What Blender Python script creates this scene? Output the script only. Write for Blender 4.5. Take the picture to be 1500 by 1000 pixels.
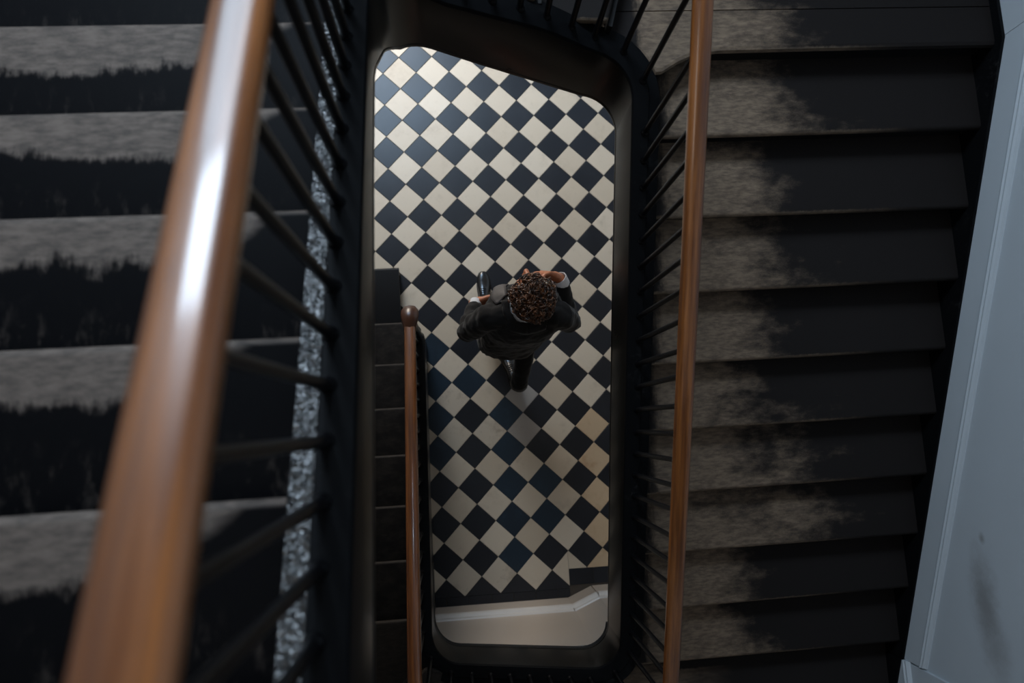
import bpy, bmesh, math, random
from mathutils import Matrix, Vector, Euler
random.seed(7)
for o in list(bpy.data.objects): bpy.data.objects.remove(o)
scene = bpy.context.scene
COL = scene.collection

# ------------------------------------------------------------------ camera
CAM_Z = 4.74261
cam_d = bpy.data.cameras.new('camera'); cam = bpy.data.objects.new('camera', cam_d); COL.objects.link(cam)
Rm = Matrix(((0.9955154, 0.0512677, -0.0795029), (-0.0601715, 0.9916594, -0.1139782), (0.0729964, 0.1182509, 0.9902971)))
cam.matrix_world = Matrix.Translation((0, 0, CAM_Z)) @ Rm.to_4x4()
cam_d.sensor_fit = 'HORIZONTAL'; cam_d.sensor_width = 36.0
cam_d.lens = 1017.4935 / 1500 * 36.0
cam_d.clip_start = 0.02
cam_d.dof.use_dof = True; cam_d.dof.focus_distance = 3.0; cam_d.dof.aperture_fstop = 2.0
scene.camera = cam

# ------------------------------------------------------------------ world, exposure
w = bpy.data.worlds.new('world'); scene.world = w; w.use_nodes = True
w.node_tree.nodes['Background'].inputs['Color'].default_value = (0.55, 0.7, 1.0, 1)
w.node_tree.nodes['Background'].inputs['Strength'].default_value = 0.02
vs = scene.view_settings
vs.view_transform = 'Standard'; vs.look = 'None'; vs.exposure = 0.0; vs.gamma = 1.0; vs.use_curve_mapping = False

# ------------------------------------------------------------------ lights (daylight at the windows, plus an added overhead fill)
def area(name, loc, aim, sx, sy, power, color):
    l = bpy.data.lights.new(name, 'AREA'); l.shape = 'RECTANGLE'; l.size = sx; l.size_y = sy
    l.energy = power; l.color = color
    o = bpy.data.objects.new(name, l); COL.objects.link(o); o.location = loc
    o.rotation_euler = (Vector(aim) - Vector(loc)).to_track_quat('-Z', 'Z').to_euler()
    return o
area('landing_window_upper_sash', (-0.62, 2.98, 5.64), (-0.2, 0.0, 3.6), 1.44, 0.82, 122, (0.66, 0.82, 1.0))
area('landing_window_lower_sash', (-0.62, 2.98, 4.62), (-0.1, 0.0, 2.8), 1.44, 0.92, 26, (0.68, 0.84, 1.0))
area('entrance_daylight', (-0.85, 4.52, 1.20), (0.2, 0.5, 0.0), 1.0, 1.8, 92, (1.0, 0.90, 0.78))
area('fanlight_daylight', (-0.85, 4.52, 3.40), (-0.4, 2.2, 0.0), 1.0, 2.2, 140, (0.52, 0.74, 1.0))
area('overhead_fill', (-0.6, -0.7, 7.1), (-0.5, -0.5, 0.0), 1.2, 1.2, 11, (1.0, 0.95, 0.88))  # unseen fill added under the closed ceiling for top light on walker and wall

# ------------------------------------------------------------------ dimensions
G, R = 0.27857, 0.11928            # going and rise
SL = G / G * R / G                 # slope
Y1, Y2, Y3 = 0.68165, 1.31182, 1.01397
XW1, XW2, XW3 = -0.205, 0.695, -0.178      # well faces of the three strings
ST = 0.095                         # string thickness
XL, XR = -1.62, 2.105              # tread ends at the walls
YT, YB = 2.75, -2.60
WX = 2.13
def z1(y): return 2 * R + SL * (Y1 - y)
def z2(y): return 20 * R + SL * (y - Y2)
def z3(y): return 26 * R + SL * (Y3 - y)

# ------------------------------------------------------------------ helpers
def tag(o, label=None, cat=None, group=None, kind=None):
    if label: o['label'] = label
    if cat: o['category'] = cat
    if group: o['group'] = group
    if kind: o['kind'] = kind
    return o
def empty(name, loc=(0, 0, 0)):
    o = bpy.data.objects.new(name, None); COL.objects.link(o); o.location = loc; o.empty_display_size = 0.1
    return o
def link(name, me, mat=None, parent=None, smooth=False):
    o = bpy.data.objects.new(name, me); COL.objects.link(o)
    if mat and not me.materials: me.materials.append(mat)
    if parent:
        o.parent = parent
        o.matrix_parent_inverse = Matrix.Translation(-parent.location) if parent.parent is None else Matrix()
    if smooth:
        for p in me.polygons: p.use_smooth = True
    return o
def pydata(name, v, f, mat=None, parent=None, smooth=False, kind=None):
    me = bpy.data.meshes.new(name); me.from_pydata(v, [], f); me.update()
    bm = bmesh.new(); bm.from_mesh(me); bmesh.ops.recalc_face_normals(bm, faces=bm.faces); bm.to_mesh(me); bm.free()
    o = link(name, me, mat, parent, smooth)
    if kind: o['kind'] = kind
    return o
class MB:
    def __init__(s): s.v = []; s.f = []
    def add(s, v, f):
        n = len(s.v); s.v += [tuple(a) for a in v]; s.f += [tuple(i + n for i in a) for a in f]
    def box(s, x0, x1, y0, y1, z0, z1):
        s.add([(x, y, z) for z in (z0, z1) for x, y in ((x0, y0), (x1, y0), (x1, y1), (x0, y1))],
              [(3, 2, 1, 0), (4, 5, 6, 7), (0, 1, 5, 4), (1, 2, 6, 5), (2, 3, 7, 6), (3, 0, 4, 7)])
    def prism(s, poly, z0, z1):
        n = len(poly)
        s.add([(x, y, z0) for x, y in poly] + [(x, y, z1) for x, y in poly],
              [tuple(range(n))[::-1], tuple(range(n, 2 * n))] + [(i, (i + 1) % n, n + (i + 1) % n, n + i) for i in range(n)])
    def extr(s, prof, axis, a0, a1):
        # closed profile in the plane across 'axis'; axis 'x': prof (y,z); axis 'y': prof (x,z)
        n = len(prof)
        P = (lambda p, a: (a, p[0], p[1])) if axis == 'x' else (lambda p, a: (p[0], a, p[1]))
        s.add([P(p, a0) for p in prof] + [P(p, a1) for p in prof],
              [tuple(range(n)), tuple(range(n, 2 * n))[::-1]] + [(i, n + i, n + (i + 1) % n, (i + 1) % n) for i in range(n)])
    def build(s, name, mat, parent=None, smooth=False, kind=None, bevel=0, seg=2):
        o = pydata(name, s.v, s.f, mat, parent, smooth, kind)
        if bevel:
            m = o.modifiers.new('bevel', 'BEVEL'); m.width = bevel; m.segments = seg; m.limit_method = 'ANGLE'; m.harden_normals = False
        return o
def sweep(name, pts, sec, mat, parent=None, smooth=False, autosmooth=True):
    # pts: list of (p, n, z) with plan point, outward plan normal; sec: closed loop of (offset, dz)
    v = []; f = []; uv = []; k = len(sec); L = 0
    per = [0]
    for i in range(k):
        a, b = sec[i], sec[(i + 1) % k]; per.append(per[-1] + math.hypot(a[0] - b[0], (a[1][0] if isinstance(a[1], tuple) else a[1]) - (b[1][0] if isinstance(b[1], tuple) else b[1])))
    ls = []
    for i, pt in enumerate(pts):
        p, n, z = pt[:3]; zb = pt[3] if len(pt) > 3 else z
        if i: L += math.dist((*p, z), (*pts[i - 1][0], pts[i - 1][2]))
        ls.append(L)
        for o_, dz in sec: v.append((p[0] + n[0] * o_, p[1] + n[1] * o_, (zb + dz[0]) if isinstance(dz, tuple) else z + dz))
    uvs = []
    for i in range(len(pts) - 1):
        for j in range(k):
            j2 = (j + 1) % k
            f.append((i * k + j, i * k + j2, (i + 1) * k + j2, (i + 1) * k + j))
            uvs += [(per[j], ls[i]), (per[j + 1], ls[i]), (per[j + 1], ls[i + 1]), (per[j], ls[i + 1])]
    f.append(tuple(range(k))); f.append(tuple(range((len(pts) - 1) * k, len(pts) * k))[::-1])
    uvs += [(0, 0)] * (2 * k)
    me = bpy.data.meshes.new(name); me.from_pydata(v, [], f)
    ul = me.uv_layers.new(name='UVMap')
    for i, c in enumerate(uvs): ul.data[i].uv = c
    bm = bmesh.new(); bm.from_mesh(me); bmesh.ops.recalc_face_normals(bm, faces=bm.faces); bm.to_mesh(me); bm.free()
    o = link(name, me, mat, parent, smooth)
    if smooth and autosmooth:
        try: me.set_sharp_from_angle(angle=math.radians(40))
        except Exception: pass
    return o
def child_copy(src, name, parent, mw):
    o = src.copy(); o.name = name; COL.objects.link(o); o.parent = parent
    o.matrix_parent_inverse = Matrix.Translation(-parent.location) if parent.parent is None else Matrix()
    o.matrix_local = mw; o.matrix_basis = mw
    return o

# ------------------------------------------------------------------ materials
class NT:
    def __init__(s, name):
        s.m = bpy.data.materials.new(name); s.m.use_nodes = True; s.t = s.m.node_tree
        s.b = s.t.nodes['Principled BSDF']; s.out = s.t.nodes['Material Output']
    def n(s, typ, **kw):
        nd = s.t.nodes.new(typ)
        for k, val in kw.items():
            if k in nd.inputs.keys(): nd.inputs[k].default_value = val
            else: setattr(nd, k, val)
        return nd
    def l(s, a, b): s.t.links.new(a, b)
    def val(s, sock, x):
        if hasattr(x, 'is_output') or isinstance(x, bpy.types.NodeSocket): s.l(x, sock)
        else: sock.default_value = x
    def math(s, op, a, b=0.0, c=None, clamp=False):
        nd = s.t.nodes.new('ShaderNodeMath'); nd.operation = op; nd.use_clamp = clamp
        s.val(nd.inputs[0], a); s.val(nd.inputs[1], b)
        if c is not None: s.val(nd.inputs[2], c)
        return nd.outputs[0]
    def mix(s, fac, a, b):
        nd = s.t.nodes.new('ShaderNodeMix'); nd.data_type = 'RGBA'
        s.val(nd.inputs[0], fac)
        for sk, x in ((nd.inputs[6], a), (nd.inputs[7], b)):
            if isinstance(x, tuple): sk.default_value = (*x, 1)
            else: s.l(x, sk)
        return nd.outputs[2]
    def ss(s, x, a, b):   # smoothstep a..b
        nd = s.t.nodes.new('ShaderNodeMapRange'); nd.interpolation_type = 'SMOOTHSTEP'
        s.val(nd.inputs[0], x); nd.inputs[1].default_value = a; nd.inputs[2].default_value = b
        return nd.outputs[0]
    def noise(s, vec, scale, detail=3, rough=0.55, w=None):
        nd = s.t.nodes.new('ShaderNodeTexNoise')
        if w is not None:
            nd.noise_dimensions = '4D'; s.val(nd.inputs['W'], w)
        nd.inputs['Scale'].default_value = scale; nd.inputs['Detail'].default_value = detail; nd.inputs['Roughness'].default_value = rough
        if vec is not None: s.l(vec, nd.inputs['Vector'])
        return nd.outputs['Fac']
    def scl(s, vec, x, y, z, rz=0.0):
        nd = s.t.nodes.new('ShaderNodeMapping'); nd.inputs['Scale'].default_value = (x, y, z); nd.inputs['Rotation'].default_value = (0, 0, rz)
        s.l(vec, nd.inputs['Vector']); return nd.outputs[0]
    def obj(s): return s.t.nodes.new('ShaderNodeTexCoord').outputs['Object']
    def rnd(s): return s.t.nodes.new('ShaderNodeObjectInfo').outputs['Random']
    def bump(s, h, strength=0.3, dist=0.002):
        nd = s.t.nodes.new('ShaderNodeBump'); nd.inputs['Strength'].default_value = strength; nd.inputs['Distance'].default_value = dist
        s.l(h, nd.inputs['Height']); s.l(nd.outputs[0], s.b.inputs['Normal'])
    def fin(s, color=None, rough=None, spec=None, coat=None, metal=None):
        for k, x in (('Base Color', color), ('Roughness', rough), ('Specular IOR Level', spec), ('Coat Weight', coat), ('Metallic', metal)):
            if x is None: continue
            if isinstance(x, tuple): s.b.inputs[k].default_value = (*x, 1)
            else: s.val(s.b.inputs[k], x)
        return s.m
def lin(r, g, b):
    return tuple(((c / 255) / 12.92 if c / 255 <= 0.04045 else ((c / 255 + 0.055) / 1.055) ** 2.4) for c in (r, g, b))
def simple(name, col, rough=0.5, var=0.12, scale=8.0, bump=0.0, bscale=60, spec=0.5):
    t = NT(name); o = t.obj(); f = t.noise(o, scale, 4)
    dk = tuple(c * (1 - var) for c in col); lt = tuple(min(1, c * (1 + var)) for c in col)
    c = t.mix(f, dk, lt)
    if bump: t.bump(t.noise(o, bscale, 3), bump, 0.002)
    return t.fin(c, rough, spec)

def black_paint(name, rough=0.34, bump=0.45, scale=110, col=(0.007, 0.0075, 0.0085), dust=0.25, spec=0.22, bd=0.003):
    t = NT(name); o = t.obj()
    n1 = t.noise(o, scale, 2, 0.5); n2 = t.noise(o, 5, 5, 0.65); n3 = t.noise(o, 60, 5, 0.7)
    worn = t.math('MULTIPLY', t.ss(n2, 0.52, 0.75), t.ss(n3, 0.45, 0.7))
    c = t.mix(t.math('MULTIPLY', worn, dust), col, (0.10, 0.095, 0.09))
    t.bump(n1, bump, bd)
    r = t.math('ADD', rough, t.math('MULTIPLY', n2, 0.12))
    return t.fin(c, r, spec)
M = {}
M['black'] = black_paint('black_gloss_paint', 0.5, 0.12, 60, (0.0045, 0.0048, 0.0055), 0.3, spec=0.06)
M['cap'] = black_paint('black_hammered_paint', 0.10, 1.0, 80, dust=0.1, spec=1.0, bd=0.012)
M['fascia'] = black_paint('black_fascia_paint', 0.24, 0.05, 30, (0.0050, 0.0045, 0.0040), 0.12, 0.42)
M['iron'] = black_paint('black_iron_paint', 0.28, 0.10, 70, (0.004, 0.004, 0.0048), 0.1, 0.22)
M['riser'] = black_paint('dark_riser_paint', 0.5, 0.2, 40, (0.008, 0.0075, 0.0075), 0.25, 0.2)

def rail_wood(name):
    t = NT(name); uv = t.t.nodes.new('ShaderNodeTexCoord').outputs['UV']
    g1 = t.noise(t.scl(uv, 55, 2.2, 1), 1.0, 5, 0.6); g2 = t.noise(t.scl(uv, 14, 1.1, 1), 1.0, 3, 0.5); g3 = t.noise(t.scl(uv, 160, 9, 1), 1.0, 2)
    c = t.mix(t.ss(g1, 0.3, 0.7), lin(94, 50, 19), lin(146, 88, 40))
    c = t.mix(t.math('MULTIPLY', t.ss(g2, 0.45, 0.72), 0.7), c, lin(74, 38, 15))
    c = t.mix(t.math('MULTIPLY', t.ss(g3, 0.55, 0.75), 0.35), c, lin(60, 26, 9))
    t.b.inputs['Coat Roughness'].default_value = 0.12
    t.bump(g1, 0.04, 0.001)
    return t.fin(c, 0.34, 0.5, 0.6)
M['rail'] = rail_wood('varnished_rail_wood')
M['rail_end'] = simple('dark_varnished_wood', lin(70, 38, 20), 0.28, 0.3, 18)

def tread_mat(name, mode):
    t = NT(name); o = t.obj(); rn = t.rnd()
    sx = t.t.nodes.new('ShaderNodeSeparateXYZ'); t.l(o, sx.inputs[0]); x, y = sx.outputs[0], sx.outputs[1]
    big = t.noise(t.scl(o, 2.2, 4.5, 3), 1.0, 4, 0.6, t.math('MULTIPLY', rn, 40)); mid = t.noise(t.scl(o, 13, 22, 13), 1.0, 4, 0.65, t.math('MULTIPLY', rn, 23))
    bris = t.noise(t.scl(o, 38, 14, 20), 1.0, 4, 0.7, t.math('MULTIPLY', rn, 11)); fine = t.noise(o, 170, 3, 0.7)
    grain = t.noise(t.scl(o, 22, 75, 30), 1.0, 5, 0.65, rn)
    if mode == 'right':
        # worn light along the inner half, a thin worn line out along the nosing
        e = t.math('ADD', t.math('MULTIPLY', x, 1.55), t.math('MULTIPLY', y, 1.5))
        e = t.math('ADD', e, t.math('MULTIPLY', t.math('SUBTRACT', big, 0.5), 2.3))
        e = t.math('ADD', e, t.math('MULTIPLY', t.math('SUBTRACT', mid, 0.5), 0.9))
        e = t.math('ADD', e, t.math('MULTIPLY', t.math('SUBTRACT', fine, 0.5), 0.25))
        e = t.math('ADD', e, t.math('MULTIPLY', t.math('SUBTRACT', rn, 0.5), 0.5))
        patch = t.math('SUBTRACT', 1.0, t.ss(e, 0.70, 1.45))
        inner = t.ss(t.math('ADD', x, t.math('MULTIPLY', t.math('SUBTRACT', bris, 0.5), 0.10)), 0.03, 0.09)
        patch = t.math('MULTIPLY', patch, inner)
        edge = t.math('SUBTRACT', 1.0, t.ss(t.math('ADD', y, t.math('MULTIPLY', t.math('SUBTRACT', bris, 0.5), 0.02)), 0.004, 0.014))
        edge = t.math('MULTIPLY', edge, t.math('SUBTRACT', 1.0, t.ss(t.math('ADD', x, t.math('MULTIPLY', big, 0.5)), 0.9, 1.35)))
        mask = t.math('MAXIMUM', patch, t.math('MULTIPLY', edge, 0.8))
        lightA, lightB, dark = lin(134, 115, 96), lin(94, 81, 70), lin(37, 34, 33)
    elif mode == 'left':
        yy = t.math('ADD', y, t.math('MULTIPLY', t.math('SUBTRACT', bris, 0.5), 0.085))
        yy = t.math('ADD', yy, t.math('MULTIPLY', t.math('SUBTRACT', big, 0.5), 0.16))
        band = t.math('SUBTRACT', 1.0, t.ss(yy, 0.095, 0.125))
        xx = t.math('ADD', x, t.math('MULTIPLY', t.math('SUBTRACT', big, 0.5), 0.25))
        xx = t.math('SUBTRACT', xx, t.math('MULTIPLY', y, 1.6))
        band = t.math('MULTIPLY', band, t.ss(xx, 0.04, 0.10))
        edge = t.math('SUBTRACT', 1.0, t.ss(y, 0.006, 0.016))
        mask = t.math('MAXIMUM', band, t.math('MULTIPLY', edge, 0.7))
        mask = t.math('MAXIMUM', mask, t.math('MULTIPLY', t.math('MULTIPLY', t.ss(bris, 0.52, 0.7), t.ss(y, 0.14, 0.26)), 0.22))
        lightA, lightB, dark = lin(106, 95, 87), lin(72, 65, 60), lin(9, 9, 11)
    else:
        mask = t.math('MULTIPLY', t.ss(mid, 0.35, 0.75), 0.35)
        edge = t.math('SUBTRACT', 1.0, t.ss(y, 0.006, 0.014)); mask = t.math('MAXIMUM', mask, t.math('MULTIPLY', edge, 0.4))
        lightA, lightB, dark = lin(84, 76, 68), lin(56, 51, 47), lin(34, 32, 31)
    wood = t.mix(t.ss(grain, 0.3, 0.7), lightB, lightA)
    wood = t.mix(t.math('MULTIPLY', t.ss(mid, 0.5, 0.8), 0.5), wood, lightB)
    sp = t.math('MULTIPLY', t.ss(fine, 0.62, 0.78), t.math('MULTIPLY', t.ss(big, 0.4, 0.7), 0.35))
    dk = t.mix(sp, dark, lin(92, 84, 80))
    c = t.mix(mask, dk, wood)
    t.bump(t.math('ADD', t.math('MULTIPLY', grain, 0.4), t.math('MULTIPLY', fine, 0.3)), 0.25, 0.0015)
    r = t.math('ADD', 0.55, t.math('MULTIPLY', mask, 0.12))
    return t.fin(c, r, t.math('ADD', 0.05, t.math('MULTIPLY', mask, 0.1)))
M['tread_right'] = tread_mat('worn_painted_treads_right', 'right')
M['tread_left'] = tread_mat('worn_painted_treads_left', 'left')
M['tread_low'] = tread_mat('dull_brown_treads', 'low')
M['black_step'] = simple('black_step_paint', (0.004, 0.004, 0.0045), 0.5, 0.2, spec=0.15)

def wall_paint(name, col, stain=None):
    t = NT(name); o = t.obj()
    n = t.noise(o, 1.6, 4, 0.6); f = t.noise(o, 90, 3)
    c = t.mix(n, tuple(a * 0.9 for a in col), tuple(min(1, a * 1.05) for a in col))
    if stain:
        sep = t.t.nodes.new('ShaderNodeSeparateXYZ'); t.l(o, sep.inputs[0])
        dsum = None
        wob = t.math('MULTIPLY', t.math('SUBTRACT', t.noise(o, 14, 5, 0.7), 0.5), 1.0)
        for (cy, cz, ry, rz, am) in stain:
            dy = t.math('DIVIDE', t.math('SUBTRACT', sep.outputs[1], cy), ry); dz = t.math('DIVIDE', t.math('SUBTRACT', sep.outputs[2], cz), rz)
            d = t.math('ADD', t.math('SQRT', t.math('ADD', t.math('MULTIPLY', dy, dy), t.math('MULTIPLY', dz, dz))), wob)
            m = t.math('MULTIPLY', t.math('SUBTRACT', 1.0, t.ss(d, 0.0, 1.25)), am)
            dsum = m if dsum is None else t.math('MAXIMUM', dsum, m)
        c = t.mix(dsum, c, lin(96, 84, 72))
    t.bump(f, 0.12, 0.001)
    return t.fin(c, 0.45, 0.4)
M['wall'] = wall_paint('grey_blue_wall_paint', (0.56, 0.61, 0.65), [(-0.88, 1.90, 0.26, 0.085, 0.5), (-1.05, 1.93, 0.14, 0.09, 0.35), (-0.60, 1.93, 0.03, 0.02, 0.5)])
M['skirt'] = wall_paint('grey_blue_skirting_paint', (0.56, 0.61, 0.65))
M['plaster'] = simple('off_white_plaster', (0.42, 0.40, 0.38), 0.6, 0.08, 3, 0.1)
M['lower_wall'] = simple('cream_lower_wall_paint', lin(186, 172, 158), 0.45, 0.08, 2.5, 0.05)
M['white_gloss'] = simple('white_gloss_paint', lin(214, 208, 202), 0.35, 0.06, 6)
M['crack'] = simple('dark_gap', (0.01, 0.01, 0.01), 0.8)
M['glass'] = simple('window_glass', (0.8, 0.85, 0.9), 0.05)
gm = NT('clear_glass'); gm.b.inputs['Transmission Weight'].default_value = 1.0; gm.b.inputs['IOR'].default_value = 1.45
M['glass'] = gm.fin((0.95, 0.97, 1.0), 0.0)
M['grout'] = simple('dark_grout', lin(74, 66, 58), 0.8, 0.2, 30)

def tile_mat(name, ca, cb, rough, dirt, stain=0.25, spec=0.5):
    t = NT(name); o = t.obj(); rn = t.rnd()
    n1 = t.noise(o, 7, 5, 0.65, t.math('MULTIPLY', rn, 50)); n2 = t.noise(o, 26, 5, 0.7, t.math('MULTIPLY', rn, 31)); n3 = t.noise(o, 120, 3, 0.7, rn)
    c = t.mix(rn, ca, cb)
    c = t.mix(t.math('MULTIPLY', t.ss(n1, 0.5, 0.8), stain), c, dirt)
    c = t.mix(t.math('MULTIPLY', t.ss(n2, 0.58, 0.78), stain * 0.7), c, dirt)
    t.bump(n2, 0.05, 0.001)
    r = t.math('ADD', rough, t.math('MULTIPLY', n1, 0.12))
    return t.fin(c, r, spec)
M['t_white'] = tile_mat('cream_tile', lin(200, 184, 162), lin(218, 204, 184), 0.42, lin(132, 112, 88), 0.36)
M['t_grey_shade'] = tile_mat('grey_and_shaded_tile', lin(160, 155, 150), lin(170, 164, 158), 0.42, lin(120, 114, 108), 0.3)
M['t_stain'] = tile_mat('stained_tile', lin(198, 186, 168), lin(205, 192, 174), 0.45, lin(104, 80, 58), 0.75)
M['t_ochre'] = tile_mat('ochre_tile', lin(204, 178, 146), lin(196, 170, 138), 0.45, lin(150, 104, 60), 0.5)
M['t_black'] = tile_mat('black_tile', lin(15, 20, 29), lin(25, 29, 37), 0.33, lin(54, 58, 66), 0.25)
M['t_teal'] = tile_mat('blue_black_tile', lin(16, 34, 48), lin(22, 44, 60), 0.36, lin(50, 74, 92), 0.45)

# ------------------------------------------------------------------ floor of tiles
TS = 0.166; SD = TS * math.sqrt(2); OX, OY, YL = -0.42381, 2.51094, 0.01175
floor = MB(); floor.box(-1.66, 2.14, -1.19, 4.6, -0.1, -0.0045)
floor = floor.build('floor', M['grout']); tag(floor, 'black and cream chequered tile floor of the hall', kind='structure')
def clip(poly, a, b, c):      # keep a*x+b*y>=c
    out = []
    for i in range(len(poly)):
        p, q = poly[i], poly[(i + 1) % len(poly)]
        dp, dq = a * p[0] + b * p[1] - c, a * q[0] + b * q[1] - c
        if dp >= 0: out.append(p)
        if dp * dq < 0:
            t = dp / (dp - dq); out.append((p[0] + t * (q[0] - p[0]), p[1] + t * (q[1] - p[1])))
    return out
def tile_mesh(poly, name):
    cx = sum(p[0] for p in poly) / len(poly); cy = sum(p[1] for p in poly) / len(poly)
    n = len(poly)
    def ins(d):
        r = []
        for x, y in poly:
            l = math.hypot(x - cx, y - cy); k = max(0, (l - d)) / max(l, 1e-6); r.append((cx + (x - cx) * k, cy + (y - cy) * k))
        return r
    lo = ins(0.0016); hi = ins(0.0042)
    v = [(x, y, -0.012) for x, y in lo] + [(x, y, -0.0016) for x, y in lo] + [(x, y, 0.0) for x, y in hi]
    f = [tuple(range(2 * n, 3 * n))]
    for k in (0, 1):
        for i in range(n): j = (i + 1) % n; f.append((k * n + i, k * n + j, (k + 1) * n + j, (k + 1) * n + i))
    me = bpy.data.meshes.new(name); me.from_pydata(v, [], f); me.update(); return me
h = TS / math.sqrt(2)
DIA = [(0, -h), (h, 0), (0, h), (-h, 0)]
full_me = {}
def wpos(hh, vv):
    u, v = hh * SD, -vv * SD
    return OX + u * math.cos(YL) - v * math.sin(YL), OY + u * math.sin(YL) + v * math.cos(YL)
OCH = {(5.5, 11.0), (5.5, 12.0), (5.5, 13.0), (5.5, 14.0), (5.5, 15.0), (6.5, 11.0), (6.5, 12.0), (6.5, 13.0)}
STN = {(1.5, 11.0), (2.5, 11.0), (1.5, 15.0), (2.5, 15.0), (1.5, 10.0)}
GRY_SHADE = {(3.5, 11.0), (3.5, 10.0)}  # one own grey; the other greyed by the walker's shadow, put into its colour
TEAL = {(3.0, 11.5), (3.0, 12.5), (4.0, 12.5), (1.0, 10.5), (1.0, 9.5), (2.0, 9.5), (1.0, 11.5), (3.0, 13.5), (4.0, 13.5), (3.0, 10.5), (1.0, 8.5), (3.0, 14.5)}
BX, BY1, BY2 = 0.668, -1.122, -1.0
rest = MB(); rest_b = MB()
rg = random.Random(3)
for i in range(-14, 30):
    for j in range(-20, 34):
        hh, vv = i / 2, j / 2
        if (i + j) % 2 == 0: continue
        white = (i % 2 != 0)
        x, y = wpos(hh, vv)
        if x < -1.7 or x > 2.2 or y < -1.35 or y > 4.7: continue
        near = -0.66 < x < 1.16 and y < 2.98 and not (x < -0.42 and y < 0.9)
        rot = lambda p: (x + p[0] * math.cos(YL) - p[1] * math.sin(YL), y + p[0] * math.sin(YL) + p[1] * math.cos(YL))
        P = [rot(p) for p in DIA]; mn = min(p[1] for p in P)
        pieces = [P]; cut = False
        if mn < BY2:
            cut = True; pieces = []
            A = clip(clip(P, -1, 0, -BX), 0, 1, BY1)
            B = clip(clip(P, 1, 0, BX), 0, 1, BY2)
            for q in (A, B):
                if len(q) > 2:
                    ar = abs(sum(q[k][0] * q[(k + 1) % len(q)][1] - q[(k + 1) % len(q)][0] * q[k][1] for k in range(len(q)))) / 2
                    if ar > 0.0006: pieces.append(q)
        mk = 't_white' if white else 't_black'
        if (hh, vv) in OCH: mk = 't_ochre'
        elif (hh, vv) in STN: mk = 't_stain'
        elif (hh, vv) in GRY_SHADE: mk = 't_grey_shade'
        elif (hh, vv) in TEAL: mk = 't_teal'
        for q in pieces:
            if near:
                if not cut:
                    if mk not in full_me:
                        me = tile_mesh(DIA, 'tile'); me.materials.append(M[mk]); full_me[mk] = me
                    o = bpy.data.objects.new('floor_tile', full_me[mk]); COL.objects.link(o); o.parent = floor
                    o.location = (x, y, rg.uniform(-0.0007, 0.0007)); o.rotation_euler = (rg.gauss(0, 0.002), rg.gauss(0, 0.002), YL)
                else:
                    cx = sum(p[0] for p in q) / len(q); cy = sum(p[1] for p in q) / len(q)
                    me = tile_mesh([(p[0] - cx, p[1] - cy) for p in q], 'tile'); me.materials.append(M[mk])
                    o = bpy.data.objects.new('floor_tile', me); COL.objects.link(o); o.parent = floor; o.location = (cx, cy, 0)
            else:
                me_ = rest if white else rest_b
                c_ = (sum(p[0] for p in q) / len(q), sum(p[1] for p in q) / len(q))
                me_.prism([(c_[0] + (p[0] - c_[0]) * 0.98, c_[1] + (p[1] - c_[1]) * 0.98) for p in q], -0.012, 0.0)
rest.build('outer_cream_tiles', M['t_white'], floor, kind='stuff'); rest_b.build('outer_black_tiles', M['t_black'], floor, kind='stuff')
def border(x0, x1, y0, y1):
    me = tile_mesh([(-(x1 - x0) / 2, -(y1 - y0) / 2), ((x1 - x0) / 2, -(y1 - y0) / 2), ((x1 - x0) / 2, (y1 - y0) / 2), (-(x1 - x0) / 2, (y1 - y0) / 2)], 'tile')
    me.materials.append(M['t_black'])
    o = bpy.data.objects.new('border_tile', me); COL.objects.link(o); o.parent = floor; o.location = ((x0 + x1) / 2, (y0 + y1) / 2, 0)
x = -0.30
while x < BX - 0.01:
    border(x, min(x + 0.148, BX), -1.180, BY1); x += 0.148
x = BX
while x < 1.4:
    border(x, x + 0.166, -1.105, BY2); x += 0.166

# ------------------------------------------------------------------ walls and shell
def struct(name, mb, mat, label=None, bevel=0):
    o = mb.build(name, mat, None, bevel=bevel); tag(o, label, kind='structure'); return o
m = MB(); m.box(WX, WX + 0.2, -2.85, 4.8, -0.1, 7.3); wall_right = struct('wall_right', m, M['wall'], 'grey blue painted wall with a brown smudge beside the right flight')
m = MB(); m.box(-1.86, -1.66, -2.85, 4.8, -0.1, 7.3); struct('wall_left', m, M['plaster'], 'plain plaster wall behind the left flight')
m = MB(); m.box(-1.66, WX, -2.85, -2.65, -0.1, 7.3); struct('wall_back', m, M['plaster'], 'plain plaster wall at the foot of the picture')
m = MB()      # upper front wall with the landing window opening
WX0, WX1, WZ0, WZ1 = -1.40, 0.16, 4.10, 6.10
for a_, b_, c_, d_ in ((-1.66, WX0, 2.3, 7.3), (WX0, WX1, 2.3, WZ0), (WX0, WX1, WZ1, 7.3), (WX1, WX, 2.3, 7.3)):
    m.box(a_, b_, 2.80, 3.0, c_, d_)
struct('wall_front', m, M['wall'], 'painted wall with the landing window above the turn')
m = MB(); m.box(-1.66, WX, 3.0, 4.6, 4.75, 4.9); struct('ceiling_hall', m, M['plaster'], 'plaster ceiling of the entrance hall')
m = MB(); m.box(-1.86, WX + 0.2, -2.85, 3.0, 7.3, 7.45); struct('ceiling', m, M['plaster'], 'plaster ceiling over the stairwell')
m = MB(); DX0, DX1, DZ = -1.45, -0.25, 4.6
m.box(-1.66, DX0, 4.6, 4.8, -0.1, 4.9); m.box(DX1, WX, 4.6, 4.8, -0.1, 4.9); m.box(DX0, DX1, 4.6, 4.8, DZ, 4.9)
struct('wall_entrance', m, M['plaster'], 'entrance hall end wall around the glazed door')
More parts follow.
